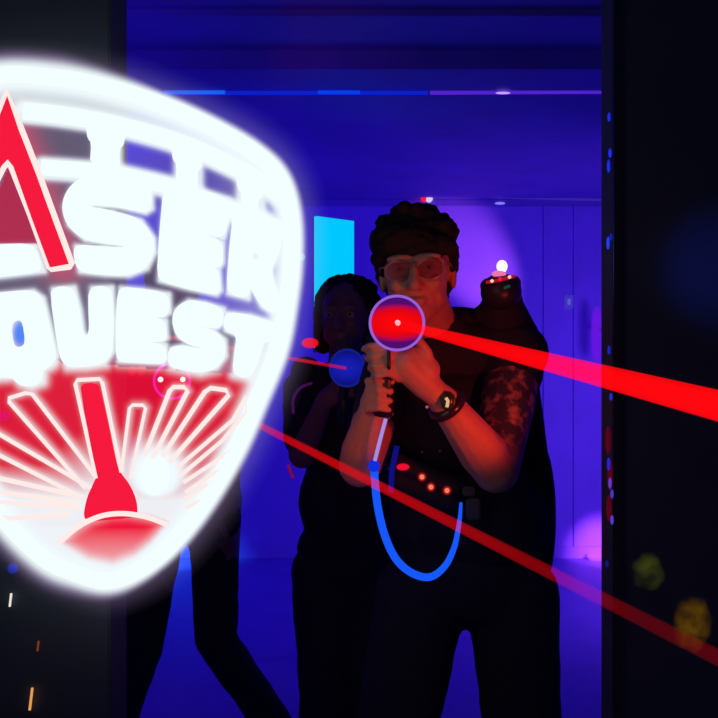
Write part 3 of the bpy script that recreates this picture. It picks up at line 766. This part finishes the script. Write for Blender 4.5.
Z2 = 2.75
J2 = dict(head=P(346, 318, 2.65), chest=P(345, 425, Z2), hip=P(350, 560, Z2), ls=P(388, 388, Z2), rs=P(304, 390, Z2), yaw=-.2,
          le=P(392, 455, 2.6), re=P(302, 455, 2.58), lw=P(366, 398, 2.47), rw=P(325, 400, 2.46), grip_l=P(350, 385, 2.43), grip_r=P(343, 388, 2.43),
          lk=P(372, 690, 2.7), rk=P(325, 690, 2.7), la=Vector((P(372, 690, 2.7).x + .02, 2.8, .09)), ra=Vector((P(322, 690, 2.7).x - .02, 2.75, .09)))
dk_cloth = pbr('navy_cloth', (.022, .016, .05), .95, bump=.5, scale=30, var=.3, spec=.1)
p2 = player('player with dark hair in dark clothes standing behind the man with glasses', skin('dim_skin', (.16, .08, .12)), J2, dk_cloth, M['denim'], 'bushy')
v2 = blob('vest', [('ell', P(345, 430, Z2 - .02), (.155, .135, .17)), ('cap', P(306, 372, Z2 - .01), .05, P(318, 440, Z2 - .06), .05), ('cap', P(384, 372, Z2 - .01), .05, P(372, 440, Z2 - .06), .05)], M['vestm'], p2, .01, 3)
sphere('shoulder_lamp', P(310, 343, 2.66), (.026, .015, .016), soft_emit('red_shoulder_glow', lin(240, 15, 35), 1, .7), v2)
tube('glow_line', catmull([P(294, 418, 2.62), P(293, 400, 2.62), P(300, 388, 2.62), P(312, 383, 2.62)], 4), .004, emit('painted_purple_rim', lin(60, 8, 75), 1, 'NONE'), v2)  # reddish highlight along the arm outline, painted as an emissive line
tube('glow_line', [P(288, 465, 2.56), P(293, 478, 2.56)], .004, emit('crimson_line', lin(125, 10, 50), 1, 'NONE'), v2)  # short emissive crimson line

Z3 = 2.85
J3 = dict(th=.088, kn=.066, head=P(172, 290, 2.75), chest=P(190, 395, Z3), hip=P(189, 485, Z3), ls=P(232, 350, Z3), rs=P(148, 352, Z3), yaw=.15,
          le=P(232, 425, 2.72), re=P(138, 425, 2.7), lw=P(192, 402, 2.66), rw=P(152, 402, 2.64), grip_l=P(178, 395, 2.6), grip_r=P(170, 397, 2.6),
          lk=P(216, 640, 2.82), rk=P(141, 650, 2.80), la=P(282, 772, 3.0), ra=P(108, 778, 2.9))
J3['la'].z = .09; J3['ra'].z = .09
p3 = player('player in dark clothes behind the neon sign, legs showing below it', skin('violet_skin', (.2, .08, .15)), J3, dk_cloth, pbr('dark_trousers', (.02, .018, .05), .95, spec=.1), 'short')
v3 = blob('vest', [('ell', P(190, 400, Z3 - .02), (.155, .135, .17)), ('cap', P(150, 345, Z3), .05, P(165, 410, Z3 - .06), .05), ('cap', P(230, 345, Z3), .05, P(215, 410, Z3 - .06), .05)], M['vestm'], p3, .01, 3)
for px in (132, 141): sphere('led', P(px, 371, 2.66), (.013, .008, .016), soft_emit('pink_led', lin(240, 0, 80), 1, .7), v3)

# ------------------------------------------------------------------ things in the background
# cyan light panel on its stand
lp = empty('glowing_light_box', Vector((-.105, 4.1, 0)), 'upright cyan glowing light panel behind the dark-haired player', 'light')
a, b = Vector((-.187, 4.0, 0)), Vector((-.023, 4.145, 0))
bm = bmesh.new()
def quadbox(bm, a, b, z0, z1, t):
    nrm = Vector((b.y - a.y, -(b.x - a.x), 0)).normalized() * t
    vs = [bm.verts.new(v) for v in (Vector((a.x, a.y, z0)), Vector((b.x, b.y, z0)), Vector((b.x, b.y, z1)), Vector((a.x, a.y, z1)))]
    ws = [bm.verts.new(v.co + nrm * -1) for v in vs]
    bm.faces.new(vs); bm.faces.new(ws[::-1])
    for i in range(4): bm.faces.new((vs[i], vs[(i + 1) % 4], ws[(i + 1) % 4], ws[i]))
    bmesh.ops.recalc_face_normals(bm, faces=bm.faces[:])
quadbox(bm, a, b, 1.40, 1.9855, .02); mesh_bm('screen', bm, M['cyan'], lp, False)
bm = bmesh.new(); quadbox(bm, a + Vector((.0, .022, 0)), b + Vector((.0, .022, 0)), 1.38, 1.984, .03); mesh_bm('back_cover', bm, M['plastic'], lp, False)
tube('pole', [Vector((-.105, 4.09, .02)), Vector((-.105, 4.09, 1.42))], .02, M['plastic'], lp)
bm = bmesh.new(); box_bm(bm, (-.25, 3.95, 0), (.05, 4.25, .025), .005); mesh_bm('base', bm, M['plastic'], lp, False)

def strip(label, name, a, b, r, mat, cat='light strip'):
    root = empty(name, lerp(a, b, .5), label, cat)
    tube('light_tube', [a, b], r, mat, root, seg=8)
    bm = bmesh.new(); box_bm(bm, (min(a.x, b.x), a.y + r * .3, a.z + r * .3), (max(a.x, b.x), a.y + r * 3, a.z + r * 3), .001)
    mesh_bm('housing', bm, M['ceil'], root, False)
    return root
ye = 3.63
A = lambda px, Zz, z: Vector(((px - 359) / F * Zz, Zz, z))
strip('violet light strip along the ceiling beam, right half', 'light_strip', A(430, ye, 2.424), A(640, ye, 2.429), .0085, emit('violet_tube', lin(82, 34, 205), 1, 'NONE'))
strip('dim blue light strip along the ceiling beam, left half', 'light_strip', A(60, ye, 2.423), A(428, ye, 2.424), .009, emit('blue_tube', lin(10, 32, 200), 1, 'NONE'))
for px, px2, c in ((165, 225, (10, 95, 245)), (318, 360, (10, 60, 235))):
    tag(tube('light_bulb', [A(px, ye - .01, 2.4225), A(px2, ye - .01, 2.4225)], .0075, emit('bright_blue_tube', lin(*c), 1, 'NONE')),
        'bright blue stretch of light on the ceiling beam ' + ('next to the sign' if px < 200 else 'left of the bushy hair'), 'light')
tag(sphere('spot_lamp', A(503, ye - .01, 2.420), (.030, .01, .0045), emit('lilac_lamp', lin(190, 150, 255), 1.1, 'NONE')), 'small lilac lamp glinting on the ceiling beam', 'light')
tag(sphere('spot_lamp', P(500, 203.3, BY - .05), (.035, .015, .009), emit('lilac_lamp2', lin(140, 120, 255), 1, 'NONE')), 'small lilac lamp glinting at the top of the back wall', 'light')
strip('dim violet light strip along the top of the back wall', 'light_strip', P(436, 195.5, BY - .05), P(640, 201, BY - .05), .008, emit('dim_violet_tube', lin(58, 32, 165), 1, 'NONE'))
ex = empty('indicator_lamp', P(428, 198, BY - .06), 'tiny red and white lamp on the cornice above the hair of the foremost man', 'light')
sphere('white_bulb', P(429, 198.5, BY - .06), .026, emit('pale_lamp', lin(205, 190, 255), 1.1, 'NONE'), ex)
sphere('red_bulb', P(424, 198.5, BY - .06), .022, M['red_led'], ex)
tube('holder', [P(427, 198, BY - .06), P(427, 198, BY - .02)], .008, M['plastic'], ex)
# wall tube in violet at the edge of the partition
vt = empty('wall_lamp', P(597, 332, 5.95), 'upright soft violet wall lamp beside the dark right partition', 'light')
sphere('lamp_tube', P(597, 334, 5.95), (.045, .03, .19), soft_emit('violet_wall_tube', lin(105, 20, 225), 1, 1.6, .9), vt)
tube('lamp_holder', [P(601, 330, 5.97), P(601, 330, BY)], .015, M['plastic'], vt)
fl = tag(sphere('floor_lamp', P(601, 556, 6.03), (.10, .04, .05), soft_emit('magenta_floor_glow', lin(215, 90, 255), 1.1, 1.7, .95)), 'bright violet lamp low at the foot of the back wall', 'light')
# light switch
sw = empty('light_switch', P(568.5, 302, BY), 'small pale light switch plate on the back wall', 'switch')
c = P(568.5, 302, BY)
swm = emit('emissive_switch', lin(62, 48, 190), 1, 'NONE')  # switch plate drawn in an emissive colour
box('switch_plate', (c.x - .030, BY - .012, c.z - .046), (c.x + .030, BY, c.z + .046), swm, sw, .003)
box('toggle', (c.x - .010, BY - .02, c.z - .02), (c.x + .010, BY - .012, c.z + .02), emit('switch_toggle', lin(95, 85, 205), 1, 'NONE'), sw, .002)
# small cyan lamp between sign and screen
tag(sphere('pin_lamp', P(302, 257, BY - .012), (.02, .014, .024), emit('pale_cyan_lamp', lin(110, 190, 235), 1, 'NONE')), 'pinpoint pale cyan lamp just right of the sign', 'light')
# blue and red specks along the partition edge
edge = empty('led_strip', P(604, 320, 1.615), 'vertical row of blue and red light specks down the right partition edge', 'light strip')
exx = P(601, 0, 1.70).x
box('led_track', (exx, 1.613, 0), (exx + .012, 1.62, 2.3), M['plastic'], edge, .001)
for px, py, h, c in ((605, 117, 5, (25, 40, 225)), (606, 153, 5, (30, 45, 235)), (604.5, 166, 7, (28, 45, 225)), (604, 243, 7, (35, 60, 235)), (607, 237, 4, (20, 30, 160)), (605, 350, 5, (20, 35, 180)), (607, 397, 4, (35, 45, 190)),
                     (604.5, 464, 7, (25, 35, 215)), (606, 483, 6, (90, 60, 200)), (608, 494, 5, (60, 60, 190)), (608, 520, 5, (80, 60, 205)), (603, 564, 4, (20, 20, 120))):
    sphere('blue_led', P(px + 4, py, 1.611), (2.0 * 1.6 / F, .003, h * 1.6 / F), soft_emit('speck_blue', lin(*c), 1.1, 1.2), edge, 10)
for px, py, h in ((604, 440, 14), (606, 475, 16), (605, 508, 14)):
    sphere('red_led', P(px + 4, py, 1.612), (3 * 1.6 / F, .002, h * 1.6 / F), soft_emit('speck_red', lin(95, 0, 25), 1, 1.4, .9), edge, 10)

# dim yellow paint splashes on the partition
def splash(label, cx, cy, rx, ry, seed, col, al):
    random.seed(seed); bm = bmesh.new(); n = 40; c = P(cx, cy, 1.6195)
    rs = [[bm.verts.new(c + Vector((k * rx * 1.62 / F * math.cos(a) * (1 + .22 * noise.noise(Vector((math.cos(a) * 1.5 + seed, math.sin(a) * 1.5, 0)))), -.003 * math.sqrt(max(0, 1 - k * k)) - .0003,
             k * ry * 1.62 / F * math.sin(a) * (1 + .25 * noise.noise(Vector((math.cos(a) * 2, math.sin(a) * 2 + seed, 3))))))) for a in [2 * math.pi * j / n for j in range(n)]] for k in (.02, .3, .6, .8, 1)]
    for i in range(4):
        for j in range(n): bm.faces.new((rs[i][j], rs[i + 1][j], rs[i + 1][(j + 1) % n], rs[i][(j + 1) % n]))
    me = bpy.data.meshes.new('paint_splash')
    bm.to_mesh(me); bm.free()
    at = me.color_attributes.new('fade', 'FLOAT_COLOR', 'POINT')
    for i, v in enumerate(me.vertices):
        k = (1, .95, .75, .4, 0)[i // n]; at.data[i].color = (k, k, k, 1)
    m = bpy.data.materials.new('fluorescent_paint'); m.use_nodes = True; nt = m.node_tree; nn = nt.nodes; nn.remove(nn['Principled BSDF']); L = nt.links.new
    e = nn.new('ShaderNodeEmission'); e.inputs[0].default_value = col; t = nn.new('ShaderNodeBsdfTransparent'); mx = nn.new('ShaderNodeMixShader')
    va = nn.new('ShaderNodeAttribute'); va.attribute_name = 'fade'
    tc = nn.new('ShaderNodeTexCoord'); nz = nn.new('ShaderNodeTexNoise'); nz.inputs['Scale'].default_value = 34; nz.inputs['Detail'].default_value = 3
    mr = nn.new('ShaderNodeMapRange'); mr.inputs[1].default_value = .38; mr.inputs[2].default_value = .68; mr.inputs[3].default_value = .15; mr.inputs[4].default_value = al
    mu = nn.new('ShaderNodeMath'); mu.operation = 'MULTIPLY'
    L(tc.outputs['Object'], nz.inputs['Vector']); L(nz.outputs['Fac'], mr.inputs[0]); L(mr.outputs[0], mu.inputs[0]); L(va.outputs['Fac'], mu.inputs[1])
    L(mu.outputs[0], mx.inputs[0]); L(t.outputs[0], mx.inputs[1]); L(e.outputs[0], mx.inputs[2]); L(mx.outputs[0], nn['Material Output'].inputs[0])
    m.cycles.emission_sampling = 'NONE'
    o = link('paint_splash', me, m, None, True); return tag(o, label, 'paint')
splash('dim olive paint splash on the right partition, the larger and lower', 692, 624, 22, 30, 3, lin(92, 62, 8), 1)
splash('faint olive paint splash on the right partition, the smaller and upper', 648, 572, 17, 20, 8, lin(62, 66, 22), .8)
# lights on the left partition
for px, py, hw, h, c, lab in ((10.5, 600, 1.2, 6.5, (235, 225, 215), 'short white light slit on the left partition below the sign'),
                              (38, 646, 1.0, 5, (120, 55, 20), 'faint orange light slit, the middle one on the left partition'),
                              (31, 699, 1.3, 11, (230, 160, 90), 'longest orange light slit at the foot of the left partition view')):
    c0 = P(px, py, 1.352); u = 1.352 / F
    bm = bmesh.new(); tube_bm(bm, [c0 + Vector((h * u * .12, 0, h * u)), c0 - Vector((h * u * .12, 0, h * u))], hw * u, seg=8)
    tag(mesh_bm('light_slit', bm, emit('slit_light', lin(*c), 1, 'NONE')), lab, 'light')
for px, py, r, c, lab in ((19, 333, 16, (20, 130, 255), 'round blue lamp seen through the middle of the letter Q'),
                          (13, 568, 6, (30, 50, 170), 'small blue lamp peeping from under the lower edge of the sign'),
                          (4, 416, 6, (150, 30, 190), 'small violet lamp behind the red part of the sign')):
    tag(sphere('bulkhead_lamp', P(px, py, 1.35), (r * 1.35 / F, .008, r * 1.35 / F), soft_emit('lamp_glow', lin(*c), 1, 1.3)), lab, 'light')
